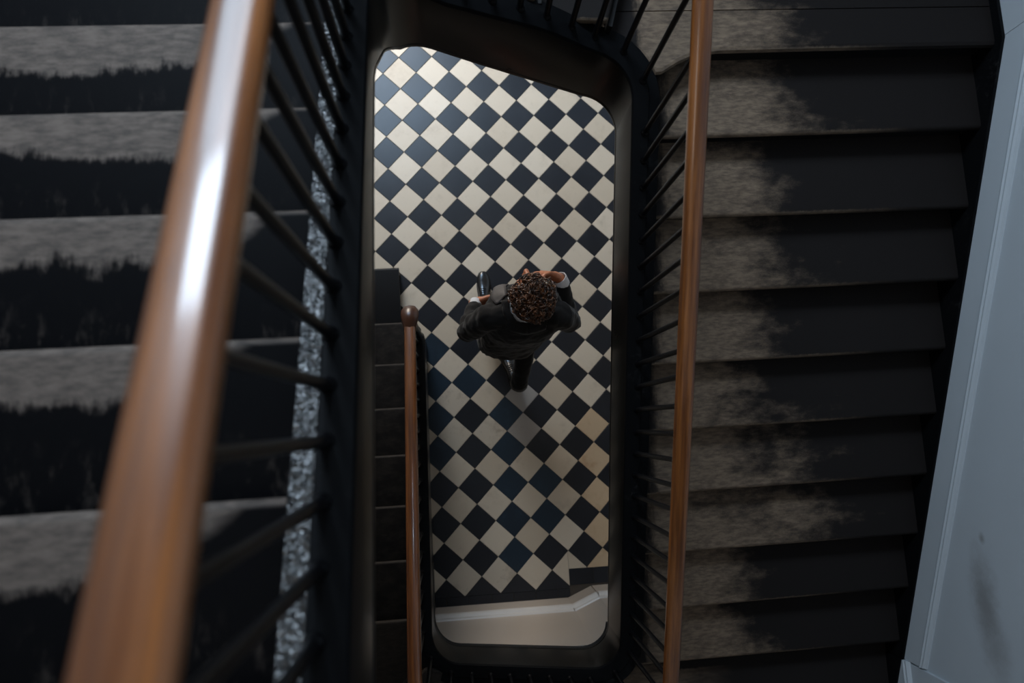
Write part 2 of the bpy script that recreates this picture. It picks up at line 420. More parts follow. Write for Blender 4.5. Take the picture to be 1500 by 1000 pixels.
# landing window frame and panes
def sash(name, label, x0, x1, z0, z1):
    wr = empty(name, ((x0 + x1) / 2, 2.86, z0)); tag(wr, label, kind='structure')
    m = MB()
    for a, b in ((x0, x0 + 0.05), (x1 - 0.05, x1)): m.box(a, b, 2.83, 2.90, z0, z1)
    m.box(x0, x1, 2.83, 2.90, z0, z0 + 0.06); m.box(x0, x1, 2.83, 2.90, z1 - 0.05, z1)
    m.build('window_frame', M['white_gloss'], wr, bevel=0.004)
    m = MB(); m.box((x0 + x1) / 2 - 0.015, (x0 + x1) / 2 + 0.015, 2.84, 2.88, z0 + 0.06, z1 - 0.05); m.build('glazing_bar', M['white_gloss'], wr)
    m = MB(); m.box(x0 + 0.05, x1 - 0.05, 2.83, 2.89, (z0 + z1) / 2 + 0.04, (z0 + z1) / 2 + 0.09); m.build('meeting_rail', M['white_gloss'], wr)
    m = MB(); m.box(x0 - 0.08, x1 + 0.08, 2.72, 2.84, z0 - 0.05, z0); m.build('window_sill', M['white_gloss'], wr, bevel=0.006)
sash('window_1', 'tall sash window high above the turn on the left', WX0, WX1, WZ0, WZ1)
# entrance door (glazed)
dr = empty('door_1', (-0.85, 4.66, 0)); tag(dr, 'glazed entrance door at the far end of the hall', kind='structure')
m = MB()
for a, b in ((DX0, DX0 + 0.1), (DX1 - 0.1, DX1)): m.box(a, b, 4.63, 4.69, 0, DZ)
m.box(DX0, DX1, 4.63, 4.69, 0, 0.35); m.box(DX0, DX1, 4.63, 4.69, DZ - 0.1, DZ); m.box(DX0, DX1, 4.63, 4.69, 2.05, 2.17)
m.build('door_frame', M['white_gloss'], dr, bevel=0.004)

# lower wall under the first turn, with its skirting
LW = [(-0.30, -1.196), (0.655, -1.200), (0.815, -1.135), (2.13, -1.125)]
m = MB()
m.prism(LW + [(2.13, -1.32), (-0.30, -1.32)], 0.0, 0.93)
struct('wall_under_turn', m, M['lower_wall'], 'cream wall panel under the lower turn of the stairs')
flat_sec = [(0.0, 0.0), (-0.018, 0.0), (-0.018, 0.204), (0.0, 0.204)]
def board_sec():
    return [(0.0, 0.204), (-0.020, 0.204), (-0.030, 0.208), (-0.033, 0.222), (-0.028, 0.238), (-0.012, 0.250), (-0.008, 0.268), (0.0, 0.272)]
bb = empty('baseboard_back', (0.2, -1.17, 0)); tag(bb, 'white moulded skirting board along the cream wall', kind='structure')
for i in range(3):
    a, b = Vector(LW[i]), Vector(LW[i + 1]); t_ = (b - a).normalized(); nn = (t_.y, -t_.x)
    # outward of the section is into the wall
    a2, b2 = a, b
    ext = t_ * 0.012
    if i == 0: b2 = b - t_ * 0.008
    sweep('skirting_moulding', [((a2.x, a2.y), nn, 0.0), ((b2.x, b2.y), nn, 0.0)], board_sec(), M['white_gloss'], bb)
    sweep('skirting_board', [((a2.x, a2.y), nn, 0.0), ((b2.x, b2.y), nn, 0.0)], flat_sec, M['lower_wall'], bb)

# sloping skirting on the right wall
sk = empty('baseboard_right', (WX, 0, 1.5)); tag(sk, 'grey blue skirting sloping up the right wall', kind='structure')
pts = [((WX, y), (1, 0), z2(y)) for y in (-1.275, 1.33)]
sweep('sloping_skirting', pts, [(0, -0.12), (-0.014, -0.12), (-0.014, 0.152), (0, 0.152)], M['skirt'], sk)
sweep('sloping_moulding', pts, [(0, 0.150), (-0.020, 0.150), (-0.022, 0.156), (-0.016, 0.162), (-0.017, 0.170), (-0.010, 0.177), (-0.006, 0.184), (0, 0.186)], M['skirt'], sk)
pts = [((WX, y), (1, 0), z2(1.33)) for y in (1.332, 2.80)]
sweep('level_skirting', pts, [(0, -0.12), (-0.014, -0.12), (-0.014, 0.152), (0, 0.152)], M['skirt'], sk)
sweep('level_moulding', pts, [(0, 0.150), (-0.020, 0.150), (-0.022, 0.156), (-0.016, 0.162), (-0.017, 0.170), (-0.010, 0.177), (-0.006, 0.184), (0, 0.186)], M['skirt'], sk)
# pier at the lower turn
PX = 2.117
m = MB(); m.box(PX, WX, -2.65, -1.285, 0.9, 7.3); struct('wall_pier', m, M['wall'], 'grey blue pier projecting at the foot of the right wall')
sk2 = empty('baseboard_pier', (PX, -1.9, 1.2)); tag(sk2, 'grey blue skirting round the foot of the pier', kind='structure')
sweep('skirting_board', [((PX, y), (1, 0), 1.19) for y in (-2.65, -1.28)], [(0, 0), (-0.014, 0), (-0.014, 0.130), (0, 0.130)], M['skirt'], sk2)
sweep('skirting_moulding', [((PX, y), (1, 0), 1.19) for y in (-2.65, -1.276)], [(0, 0.128), (-0.020, 0.128), (-0.023, 0.135), (-0.016, 0.143), (-0.017, 0.152), (-0.008, 0.160), (0, 0.164)], M['skirt'], sk2)

# ------------------------------------------------------------------ the spiral path of the well
RC = 0.14; YE2, YE1 = 1.29, -1.19
def arc(cx, cy, r, a0, a1, n=10):
    return [(cx + r * math.cos(math.radians(a0 + (a1 - a0) * i / n)), cy + r * math.sin(math.radians(a0 + (a1 - a0) * i / n))) for i in range(n + 1)]
def with_normals(pl):
    out = []
    for i, p in enumerate(pl):
        a = Vector(pl[max(0, i - 1)]); b = Vector(pl[min(len(pl) - 1, i + 1)]); t = (b - a).normalized()
        out.append((p, (t.y, -t.x)))
    return out
def lens(pl):
    s = [0]
    for a, b in zip(pl, pl[1:]): s.append(s[-1] + math.dist(a, b))
    return s
def hermite(ks, vs, x):
    n = len(ks); d = [(vs[i + 1] - vs[i]) / (ks[i + 1] - ks[i]) for i in range(n - 1)]
    mt = [SL] + [(d[i - 1] + d[i]) / 2 for i in range(1, n - 1)] + [SL]
    for i in range(n - 1):
        if x <= ks[i + 1] or i == n - 2:
            hh = ks[i + 1] - ks[i]; t = (x - ks[i]) / hh
            return ((2 * t**3 - 3 * t**2 + 1) * vs[i] + (t**3 - 2 * t**2 + t) * hh * mt[i] + (-2 * t**3 + 3 * t**2) * vs[i + 1] + (t**3 - t**2) * hh * mt[i + 1])
def lineseg(a, b, n): return [(a[0] + (b[0] - a[0]) * i / n, a[1] + (b[1] - a[1]) * i / n) for i in range(n + 1)]
# turn at the bottom of the picture
T1 = arc(XW1 + RC, YE1 + RC, RC, 180, 270) + lineseg((XW1 + RC, YE1), (XW2 - RC, YE1), 8)[1:-1] + arc(XW2 - RC, YE1 + RC, RC, 270, 360)
s = lens(T1); v0, v1 = z1(YE1 + RC), z2(YE1 + RC)
T1z = [hermite([0, s[-1] / 2, s[-1]], [v0, (v0 + v1) / 2, v1], a) for a in s]
# turn at the top of the picture
T2 = arc(XW2 - RC, YE2 - RC, RC, 0, 90) + lineseg((XW2 - RC, YE2), (XW3 + RC, YE2), 10)[1:-1] + arc(XW3 + RC, YE2 - RC, RC, 90, 180)
s = lens(T2); q = RC * math.pi / 2; L_ = XW2 - XW3 - 2 * RC
T2z = [hermite([0, q, q + 0.2, q + 0.43, q + L_, s[-1]], [z2(YE2 - RC), 2.405, 2.545, 2.655, 2.745, z3(YE2 - RC)], a) for a in s]
F1S, F3E = 0.56, -1.30
F1P = lineseg((XW1, F1S), (XW1, YE1 + RC), 12); F1Z = [z1(p[1]) for p in F1P]
F2P = lineseg((XW2, YE1 + RC), (XW2, YE2 - RC), 16); F2Z = [z2(p[1]) for p in F2P]
F3P = lineseg((XW3, YE2 - RC), (XW3, F3E), 40); F3Z = [z3(p[1]) for p in F3P]
def mk(pl, zl): return [(p, n, z) for (p, n), z in zip(with_normals(pl), zl)]
PA = mk(F1P + T1[1:], F1Z + T1z[1:])                 # lower flight and its turn
PB = mk(F2P, F2Z)                                    # right flight
PC = mk(T2 + F3P[1:], T2z + F3Z[1:])                 # upper turn and left flight
PA[-1] = (PA[-1][0], (1, 0), PA[-1][2]); PC[0] = (PC[0][0], (1, 0), PC[0][2])
# lower edge of each string (it does not follow the steep top round the upper left corner)
def pw(ks, vs, x):
    for i in range(len(ks) - 1):
        if x <= ks[i + 1]:
            t = (x - ks[i]) / (ks[i + 1] - ks[i]); return vs[i] + (vs[i + 1] - vs[i]) * t
    return vs[-1]
q4 = [p + (p[2] - 0.275,) for p in PA]; PA = q4
PB = [p + (p[2] - 0.275 - 0.018 * math.sin(math.pi * i / (len(PB) - 1)),) for i, p in enumerate(PB)]
sT = lens(T2); q = RC * math.pi / 2
kb = [0, q, q + 0.17, q + 0.43, q + L_, q + L_ + 0.11, sT[-1]]
vb = [PB[-1][3], 2.098, 2.205, 2.368, 2.475, 2.545, 2.70]
new = []
for i, p in enumerate(PC):
    if i < len(T2): zb = pw(kb, vb, sT[i])
    else:
        y = p[0][1]
        zb = pw([-1.15, -0.93, -0.62, 1.6], [2.70, 3.0, z3(0.62) - 0.158, z3(-1.6) - 0.158 - 0.137 * 2.22], -y)
    new.append(p + (zb,))
PC = new

TOP, BOT = 0.022, -0.246
face_sec = [(0.0, (0.0,)), (0.0, TOP - 0.012), (0.004, TOP - 0.004), (0.022, TOP - 0.004), (0.022, (0.0,))]
body_sec = [(0.022, (0.0,)), (0.022, TOP - 0.004), (ST, TOP - 0.004), (ST, (0.0,))]
cap_sec = [(-0.004, TOP - 0.006), (-0.004, TOP + 0.004), (0.0, TOP + 0.010), (0.008, TOP + 0.0115), (0.030, TOP + 0.0165), (0.056, TOP + 0.0165),
           (0.060, TOP + 0.010), (0.060, TOP - 0.006)]
ledge_sec = [(0.058, TOP - 0.006), (0.058, TOP + 0.0098), (0.098, TOP + 0.0085), (0.101, TOP + 0.004), (0.101, TOP - 0.006)]
bead_sec = [(-0.001, (-0.004,)), (-0.003, (0.006,)), (-0.001, (0.014,)), (0.002, (0.015,)), (0.02, (-0.004,))]

# ------------------------------------------------------------------ flights
def tread_profile(depth, th=0.034, nose=0.017):
    # (y, z): nosing at y=0 rounded, top at z=0
    p = []
    for k in range(9):
        a = math.radians(90 + k * 22.5); p.append((nose + nose * math.cos(a) * 1.0, -nose + nose * math.sin(a)))
    return [(depth, 0.0)] + p + [(depth, -th)]
def make_tread(name, width, depth, mat):
    prof = tread_profile(depth); n = len(prof); nx = 10
    v = []; f = []
    for i in range(nx + 1):
        x = width * i / nx
        for y, z in prof: v.append((x, y, z))
    for i in range(nx):
        for j in range(n): j2 = (j + 1) % n; f.append((i * n + j, i * n + j2, (i + 1) * n + j2, (i + 1) * n + j))
    f += [tuple(range(n)), tuple(range(nx * n, nx * n + n))]
    me = bpy.data.meshes.new(name); me.from_pydata(v, [], f); me.update()
    bm = bmesh.new(); bm.from_mesh(me); bmesh.ops.recalc_face_normals(bm, faces=bm.faces); bm.to_mesh(me); bm.free()
    for p in me.polygons: p.use_smooth = True
    try: me.set_sharp_from_angle(angle=math.radians(35))
    except Exception: pass
    me.materials.append(mat); return me
def make_riser(name, width, mat):
    mb = MB(); mb.box(0, width, 0.026, 0.044, -R - 0.004, -0.03)
    mb.box(0, width, 0.016, 0.027, -0.046, -0.033)     # scotia under the nosing
    me = bpy.data.meshes.new(name); me.from_pydata(mb.v, [], mb.f); me.update(); me.materials.append(mat); return me
def place(name, me, parent, x, y, z, flip, jitter=0.0):
    o = bpy.data.objects.new(name, me); COL.objects.link(o); o.parent = parent
    o.matrix_parent_inverse = Matrix.Translation(-parent.location)
    o.location = (x, y, z); o.rotation_euler = (rg.gauss(0, jitter), rg.gauss(0, jitter), (math.pi if flip else 0) + rg.gauss(0, jitter))
    return o
def flat_tread(name, poly, z, mat, parent, front=None):
    cx, cy = poly[0]
    mb = MB(); mb.prism([(p[0] - cx, p[1] - cy) for p in poly], -0.034, 0.0)
    me = bpy.data.meshes.new(name); me.from_pydata(mb.v, [], mb.f); me.update()
    bm = bmesh.new(); bm.from_mesh(me); bmesh.ops.recalc_face_normals(bm, faces=bm.faces); bm.to_mesh(me); bm.free()
    me.materials.append(mat)
    o = bpy.data.objects.new(name, me); COL.objects.link(o); o.parent = parent
    o.matrix_parent_inverse = Matrix.Translation(-parent.location); o.location = (cx, cy, z)
    bv = o.modifiers.new('bevel', 'BEVEL'); bv.width = 0.012; bv.segments = 3; bv.limit_method = 'ANGLE'
    return o
def wall_riser(name, a, b, z, parent):
    a, b = Vector(a), Vector(b); t = (b - a).normalized(); n = Vector((t.y, -t.x)) * 0.02
    mb = MB(); mb.prism([tuple(a), tuple(b), tuple(b + n), tuple(a + n)], z - R, z - 0.034)
    return mb.build(name, M['riser'], parent)
def soffit(mb, x0, x1, ya, za, yb, zb, th=0.04):
    mb.add([(x0, ya, za), (x1, ya, za), (x1, yb, zb), (x0, yb, zb), (x0, ya, za - th), (x1, ya, za - th), (x1, yb, zb - th), (x0, yb, zb - th)],
           [(0, 1, 2, 3), (7, 6, 5, 4), (0, 4, 5, 1), (1, 5, 6, 2), (2, 6, 7, 3), (3, 7, 4, 0)])

# lower left flight
fa = empty('stair_flight', (-0.9, -0.3, 0)); tag(fa, 'dull brown lowest stair flight rising beside the chequered floor', 'staircase')
W1 = 1.30; X1in = XW1 - ST + 0.004
t_me = make_tread('tread', W1, G + 0.03, M['tread_low']); r_me = make_riser('riser', W1, M['riser'])
for k in range(2, 9):
    y = Y1 - G * (k - 2)
    if k < 8: place('tread', t_me, fa, X1in, y, k * R, True, 0.002)
    place('riser', r_me, fa, X1in, y, k * R, True)
bt_me = make_tread('tread', 1.24, 0.43, M['black_step']); o = place('bottom_tread', bt_me, fa, -0.362, 1.073, R, True); tag(o, 'black painted bottom step')
mb = MB(); mb.box(0, 1.24, 0.026, 0.044, -R, -0.03); mb.box(0.02, 0.04, 0.04, 0.4, -R, -0.03)
me = bpy.data.meshes.new('riser'); me.from_pydata(mb.v, [], mb.f); me.materials.append(M['black_step']); place('bottom_riser', me, fa, -0.362, 1.073, R, True)
X1o = XL
P9 = (-0.24, -1.20); P10 = (0.24, -1.28)
flat_tread('winder_tread', [(XL, Y1 - 6 * G), (X1in, Y1 - 6 * G), (X1in, -1.1), P9, (XL, -2.58)], 8 * R, M['tread_low'], fa)
flat_tread('winder_tread', [P9, P10, (P10[0], YB), (XL, YB), (XL, -2.56)], 9 * R, M['tread_low'], fa); wall_riser('winder_riser', P9, (XL, -2.57), 9 * R, fa)
flat_tread('winder_tread', [P10, (0.60, -1.27), (0.78, -1.16), (XR, -1.16), (XR, YB), (P10[0], YB)], 10 * R, M['tread_right'], fa); wall_riser('winder_riser', P10, (P10[0], YB), 10 * R, fa)
sweep('string_board', PA, body_sec, M['black'], fa); sweep('string_face', PA, face_sec, M['fascia'], fa, True); sweep('string_cap', PA, cap_sec, M['black'], fa, True); sweep('string_ledge', PA, ledge_sec, M['black'], fa, True)
sweep('string_bead', PA, bead_sec, M['fascia'], fa, True)
sweep('string_underbead', PA[10:], [(-0.004, (-0.030,)), (-0.008, (-0.016,)), (-0.003, (0.002,)), (0.03, (0.002,)), (0.03, (-0.030,))], M['crack'], fa)
mb = MB(); soffit(mb, XL, X1in, Y1, 0.02, -1.05, z1(-1.05) - 0.26); mb.build('soffit', M['plaster'], fa)
mb = MB(); mb.add([(XW1 - 0.02, F1S, 0), (XW1 - 0.02, -1.19, 0), (XW1 - 0.02, -1.19, z1(-1.19) - 0.2), (XW1 - 0.02, F1S, 0.05),
                   (XW1 - 0.05, F1S, 0), (XW1 - 0.05, -1.19, 0), (XW1 - 0.05, -1.19, z1(-1.19) - 0.2), (XW1 - 0.05, F1S, 0.05)],
                  [(0, 1, 2, 3), (7, 6, 5, 4), (0, 4, 5, 1), (1, 5, 6, 2), (2, 6, 7, 3), (3, 7, 4, 0)])
mb.build('spandrel_panel', M['fascia'], fa)

# right flight with its upper winders
fb = empty('stair_flight', (1.4, 0.0, 1.2)); tag(fb, 'right-hand stair flight with dark treads worn brown beside the handrail', 'staircase')
X2in = XW2 + ST - 0.004; W2 = XR - X2in
t_me = make_tread('tread', W2, G + 0.03, M['tread_right']); r_me = make_riser('riser', W2, M['riser'])
for k in range(11, 21):
    y = Y2 - G * (20 - k)
    if k < 20: place('tread', t_me, fb, X2in, y, k * R, False, 0.0025)
    place('riser', r_me, fb, X2in, y, k * R, False)
# top tread of the flight: two planks, nosing sweeping forward at the string
P21, P22, P23, P24 = (0.585, 1.365), (0.32, 1.375), (0.03, 1.375), (-0.24, 1.27)
Q21, Q22, Q23, Q24 = (0.98, YT), (0.32, YT), (-0.50, YT), (XL, 2.44)
# front plank with rounded nosing
nos = [(0.555 + 0.236 * math.cos(math.radians(a_)), 1.15 + 0.236 * math.sin(math.radians(a_))) for a_ in (78, 66, 54, 42, 30, 20)] + [(0.80, 1.232), (0.86, 1.268), (0.93, 1.298), (1.02, 1.309), (1.4, 1.3118), (XR, 1.3118)]
cx, cy = nos[0]
back = 1.468
v = []; f = []
ring = [(0.0, -0.034), (-0.0, -0.026), (0.0, -0.017)]
prof = [(0.020, -0.034), (0.006, -0.031), (0.0, -0.017), (0.005, -0.005), (0.017, 0.0)]
for (x_, y_) in nos:
    for (d_, z_) in prof: v.append((x_ - X2in + 0.12, y_ - Y2 + d_, z_))
    v.append((x_ - X2in + 0.12, back - Y2, 0.0)); v.append((x_ - X2in + 0.12, back - Y2, -0.034))
n_ = len(prof) + 2
for i in range(len(nos) - 1):
    for j in range(n_): j2 = (j + 1) % n_; f.append((i * n_ + j, i * n_ + j2, (i + 1) * n_ + j2, (i + 1) * n_ + j))
f += [tuple(range(n_)), tuple(range((len(nos) - 1) * n_, len(nos) * n_))]
me = bpy.data.meshes.new('tread'); me.from_pydata(v, [], f); bm = bmesh.new(); bm.from_mesh(me); bmesh.ops.recalc_face_normals(bm, faces=bm.faces); bm.to_mesh(me); bm.free()
me.materials.append(M['tread_right']); place('tread', me, fb, X2in - 0.12, Y2, 20 * R, False)
mb = MB(); mb.prism([(P21[0] - X2in + 0.15, 0.160), (W2 + 0.12, 0.160), (W2 + 0.12, YT - Y2), (Q21[0] - X2in + 0.12, YT - Y2)], -0.034, 0.0)
me = bpy.data.meshes.new('plank'); me.from_pydata(mb.v, [], mb.f); me.update(); bm = bmesh.new(); bm.from_mesh(me); bmesh.ops.recalc_face_normals(bm, faces=bm.faces); bm.to_mesh(me); bm.free(); me.materials.append(M['tread_right']); place('tread_plank', me, fb, X2in - 0.12, Y2, 20 * R, False)
flat_tread('winder_tread', [P21, Q21, Q22, P22], 21 * R, M['tread_right'], fb); wall_riser('winder_riser', P21, Q21, 21 * R, fb)
flat_tread('winder_tread', [P22, Q22, Q23, P23], 22 * R, M['tread_right'], fb); wall_riser('winder_riser', P22, Q22, 22 * R, fb)
flat_tread('winder_tread', [P23, Q23, (XL, YT), Q24, P24], 23 * R, M['tread_left'], fb); wall_riser('winder_riser', P23, Q23, 23 * R, fb)
flat_tread('winder_tread', [P24, Q24, (XL, Y3 + G - 0.03), (XW3 - ST, Y3 + G - 0.03)], 24 * R, M['tread_left'], fb); wall_riser('winder_riser', P24, Q24, 24 * R, fb)
sweep('string_board', PB, body_sec, M['black'], fb); sweep('string_face', PB, face_sec, M['fascia'], fb, True); sweep('string_cap', PB, cap_sec, M['black'], fb, True); sweep('string_ledge', PB, ledge_sec, M['black'], fb, True)
sweep('string_bead', PB, bead_sec, M['fascia'], fb, True)
# wall string with a rolled top
wsec = [(0.0, -0.26), (0.0, 0.030), (0.004, 0.036), (0.010, 0.031), (0.016, 0.036), (0.024, 0.036), (0.0245, 0.030), (0.0245, -0.26)]
wp = [((XR, y), (1, 0), z2(y)) for y in (-1.275, 1.325)]
sweep('wall_string', wp, wsec, M['black'], fb)
sweep('wall_string', [((2.092, y), (1, 0), z2(y)) for y in (-1.66, -1.279)], wsec, M['black'], fb)
sweep('wall_string', [((XR, y), (1, 0), z2(1.325)) for y in (1.325, YT)], wsec, M['black'], fb)
mb = MB(); soffit(mb, X2in, XR, -1.2, z2(-1.2) - 0.25, 1.3, z2(1.3) - 0.25); mb.build('soffit', M['plaster'], fb)
for poly_, k_ in (([(0.76, 1.31), (XR, 1.31), (XR, YT), Q21, P21], 20), ([P21, Q21, Q22, P22], 21), ([P22, Q22, Q23, P23], 22), ([P23, Q23, (XL, YT), Q24, P24], 23), ([P24, Q24, (XL, 1.2), (XW3 - ST, 1.2)], 24)):
    mb = MB(); mb.prism(poly_, k_ * R - (0.24 if k_ < 22 else 0.16 if k_ == 22 else 0.075), k_ * R - (0.20 if k_ < 22 else 0.12 if k_ == 22 else 0.04)); mb.build('turn_soffit', M['plaster'], fb)

# upper left flight
fc = empty('stair_flight', (-0.9, 0.0, 3.0)); tag(fc, 'nearest stair flight on the left with grey worn tread fronts', 'staircase')
X3in = XW3 - ST + 0.004; W3 = X3in - XL
t_me = make_tread('tread', W3, G + 0.03, M['tread_left']); r_me = make_riser('riser', W3, M['riser'])
for k in range(25, 35):
    y = Y3 - G * (k - 26)
    place('tread', t_me, fc, X3in, y, k * R, True, 0.002)
    place('riser', r_me, fc, X3in, y, k * R, True)
sweep('string_board', PC, body_sec, M['black'], fc); sweep('string_face', PC, face_sec, M['fascia'], fc, True); sweep('string_cap', PC, cap_sec, M['black'], fc, True); sweep('string_ledge', PC[:len(T2)], ledge_sec, M['black'], fc, True); tag(sweep('string_ledge', PC[len(T2) - 1:], ledge_sec, M['cap'], fc, True), 'rough glossy black ledge catching the daylight')
sweep('string_bead', PC, bead_sec, M['fascia'], fc, True)
mb = MB(); soffit(mb, XL, X3in, 1.2, z3(1.2) - 0.26, F3E, z3(F3E) - 0.26); mb.build('soffit', M['plaster'], fc)
mb = MB(); mb.box(XL, XR, -2.65, -1.55, 34 * R - 0.2, 34 * R + 0.06); o = mb.build('floor_upper_landing', M['tread_low']); tag(o, 'dark boarded upper landing behind the camera', kind='structure')

# ------------------------------------------------------------------ balustrades
RO = 0.044                      # rail and baluster line, measured out from the well face
def interp(P, s_list, s_):
    for i in range(len(s_list) - 1):
        if s_ <= s_list[i + 1]:
            t = (s_ - s_list[i]) / (s_list[i + 1] - s_list[i])
            a, b = P[i], P[i + 1]
            return ((a[0][0] + (b[0][0] - a[0][0]) * t, a[0][1] + (b[0][1] - a[0][1]) * t), (a[1][0] + (b[1][0] - a[1][0]) * t, a[1][1] + (b[1][1] - a[1][1]) * t), a[2] + (b[2] - a[2]) * t)
    return P[-1]
RW, RH = 0.034, 0.052
def rail_sec(w=RW, hh=RH):
    p = [(-w * 0.62, -hh), (-w * 0.66, -hh * 0.72), (-w * 0.98, -hh * 0.60)]
    for k in range(13):
        a = math.radians(180 - k * 15); c, s_ = math.cos(a), math.sin(a)
        p.append((w * math.copysign(abs(c) ** 0.75, c), -hh * 0.45 + hh * 0.45 * s_ ** 0.85 if s_ > 0 else -hh * 0.45))
    p += [(w * 0.98, -hh * 0.60), (w * 0.66, -hh * 0.72), (w * 0.62, -hh)]
    return p
def cyl(r0, r1, z0, z1, n=12):
    mb = MB(); 
    v = [(r0 * math.cos(2 * math.pi * i / n), r0 * math.sin(2 * math.pi * i / n), z0) for i in range(n)] + [(r1 * math.cos(2 * math.pi * i / n), r1 * math.sin(2 * math.pi * i / n), z1) for i in range(n)]
    return v, [tuple(range(n))[::-1], tuple(range(n, 2 * n))] + [(i, (i + 1) % n, n + (i + 1) % n, n + i) for i in range(n)]
def baluster_mesh(hgt):
    n = 12; prof = [(0.0155, 0.0), (0.0165, 0.006), (0.0145, 0.013), (0.0112, 0.018), (0.0104, 0.024), (0.0098, hgt * 0.5), (0.0092, hgt)]
    v = []; f = []
    for r_, z_ in prof:
        for i in range(n): v.append((r_ * math.cos(2 * math.pi * i / n), r_ * math.sin(2 * math.pi * i / n), z_))
    for k in range(len(prof) - 1):
        for i in range(n): j = (i + 1) % n; f.append((k * n + i, k * n + j, (k + 1) * n + j, (k + 1) * n + i))
    f += [tuple(range(n))[::-1], tuple(range((len(prof) - 1) * n, len(prof) * n))]
    me = bpy.data.meshes.new('baluster'); me.from_pydata(v, [], f); me.update()
    for p in me.polygons: p.use_smooth = True
    try: me.set_sharp_from_angle(angle=math.radians(50))
    except Exception: pass
    me.materials.append(M['iron']); return me
def balustrade(P, H0, H1, label, s_off, spacing=G / 3, rail_w=RW, trim_start=0.0):
    b = empty('stair_balustrade', (P[len(P) // 2][0][0], P[len(P) // 2][0][1], P[len(P) // 2][2])); tag(b, label, 'railing')
    sl = [0]
    for a, c in zip(P, P[1:]): sl.append(sl[-1] + math.dist(a[0], c[0]))
    Lt = sl[-1]
    PR = []
    for (p, n, z, zb_), s_ in zip(P, sl):
        H = H0 + (H1 - H0) * s_ / Lt
        PR.append(((p[0] + n[0] * RO, p[1] + n[1] * RO), n, z + H + 0.012))
    rail = sweep('handrail', PR, rail_sec(rail_w), M['rail'], b, True)
    cache = {}
    s_ = s_off
    while s_ < Lt - 0.02:
        p, n, z = interp(P, sl, s_)[:3]; H = H0 + (H1 - H0) * s_ / Lt
        base = z + TOP + 0.010; hgt = round(H + 0.012 - RH * 0.8 - TOP - 0.010, 2)
        if hgt not in cache: cache[hgt] = baluster_mesh(hgt)
        o = bpy.data.objects.new('baluster', cache[hgt]); COL.objects.link(o); o.parent = b
        o.matrix_parent_inverse = Matrix.Translation(-b.location)
        o.location = (p[0] + n[0] * RO, p[1] + n[1] * RO, base); o.rotation_euler = (rg.gauss(0, 0.004), rg.gauss(0, 0.004), rg.random() * 6)
        s_ += spacing
    return b, PR
b1, PR1 = balustrade(PA, 0.68, 0.66, 'lowest wooden handrail with black balusters ending in a rounded knob', 0.03, rail_w=0.031)
b2, PR2 = balustrade(PB, 0.66, 0.66, 'slim brown handrail with black balusters along the right-hand flight', 0.046, rail_w=0.030)
b3, PR3 = balustrade(PC, 0.66, 0.68, 'large blurred varnished handrail with black balusters at the left', 0.046, spacing=0.0935)
# rounded dark end of the lowest rail and its newel
ex, ey, ez = PR1[0][0][0], PR1[0][0][1], PR1[0][2]
prof = [(-0.06, 0.030, 0.0), (-0.02, 0.035, 0.002), (0.02, 0.045, 0.006), (0.055, 0.050, 0.004), (0.085, 0.046, -0.004), (0.107, 0.030, -0.012), (0.115, 0.006, -0.018)]
v = []; f = []; n = 16
for (dy, r_, dz) in prof:
    for i in range(n):
        a = 2 * math.pi * i / n; v.append((ex + r_ * math.cos(a), ey + dy, ez - 0.028 + dz - dy * 0.35 + r_ * 0.8 * math.sin(a)))
for k in range(len(prof) - 1):
    for i in range(n): j = (i + 1) % n; f.append((k * n + i, k * n + j, (k + 1) * n + j, (k + 1) * n + i))
f += [tuple(range(n)), tuple(range((len(prof) - 1) * n, len(prof) * n))]
o = pydata('rail_end', v, f, M['rail_end'], b1, True); tag(o, 'dark rounded rail end')
prof = [(0.034, 0.0), (0.034, 0.05), (0.026, 0.07), (0.024, 0.30), (0.030, 0.36), (0.024, 0.42), (0.022, ez - 0.13), (0.03, ez - 0.06)]
v = []; f = []
for r_, z_ in prof:
    for i in range(n): a = 2 * math.pi * i / n; v.append((ex + r_ * math.cos(a), ey + 0.045 + r_ * math.sin(a), z_))
for k in range(len(prof) - 1):
    for i in range(n): j = (i + 1) % n; f.append((k * n + i, k * n + j, (k + 1) * n + j, (k + 1) * n + i))
f += [tuple(range(n)), tuple(range((len(prof) - 1) * n, len(prof) * n))]
pydata('newel_post', v, f, M['iron'], b1, True)
#PERSON
# ------------------------------------------------------------------ the person
def cloth(name, col, rough=0.8, sheen=0.15):
    t = NT(name); o = t.obj()
    n1 = t.noise(o, 900, 2); n2 = t.noise(o, 9, 4)
    c = t.mix(n2, tuple(a * 0.8 for a in col), tuple(a * 1.25 for a in col))
    t.bump(t.math('ADD', t.math('MULTIPLY', n1, 0.3), t.noise(o, 22, 3)), 0.35, 0.004)
    t.b.inputs['Sheen Weight'].default_value = sheen; t.b.inputs['Sheen Roughness'].default_value = 0.4
    return t.fin(c, rough, 0.2)
M['suit'] = cloth('black_suit_wool', (0.0105, 0.0098, 0.0098))
M['trouser'] = cloth('black_trouser_wool', (0.007, 0.007, 0.0075))
M['lapel'] = cloth('grey_satin_lapel', (0.085, 0.076, 0.073), 0.45, 0.1)
M['shirt'] = simple('white_shirt_cotton', (0.62, 0.62, 0.64), 0.7, 0.05, 20)
def skin_mat():
    t = NT('warm_skin'); o = t.obj()
    n = t.noise(o, 25, 4); c = t.mix(n, lin(176, 104, 72), lin(206, 138, 102))
    t.b.inputs['Subsurface Weight'].default_value = 0.12; t.b.inputs['Subsurface Radius'].default_value = (0.01, 0.004, 0.002)
    t.bump(t.noise(o, 300, 2), 0.08, 0.0006)
    return t.fin(c, 0.5, 0.4)
M['skin'] = skin_mat()
t = NT('dark_brown_hair'); o_ = t.obj(); hn = t.noise(o_, 45, 3)
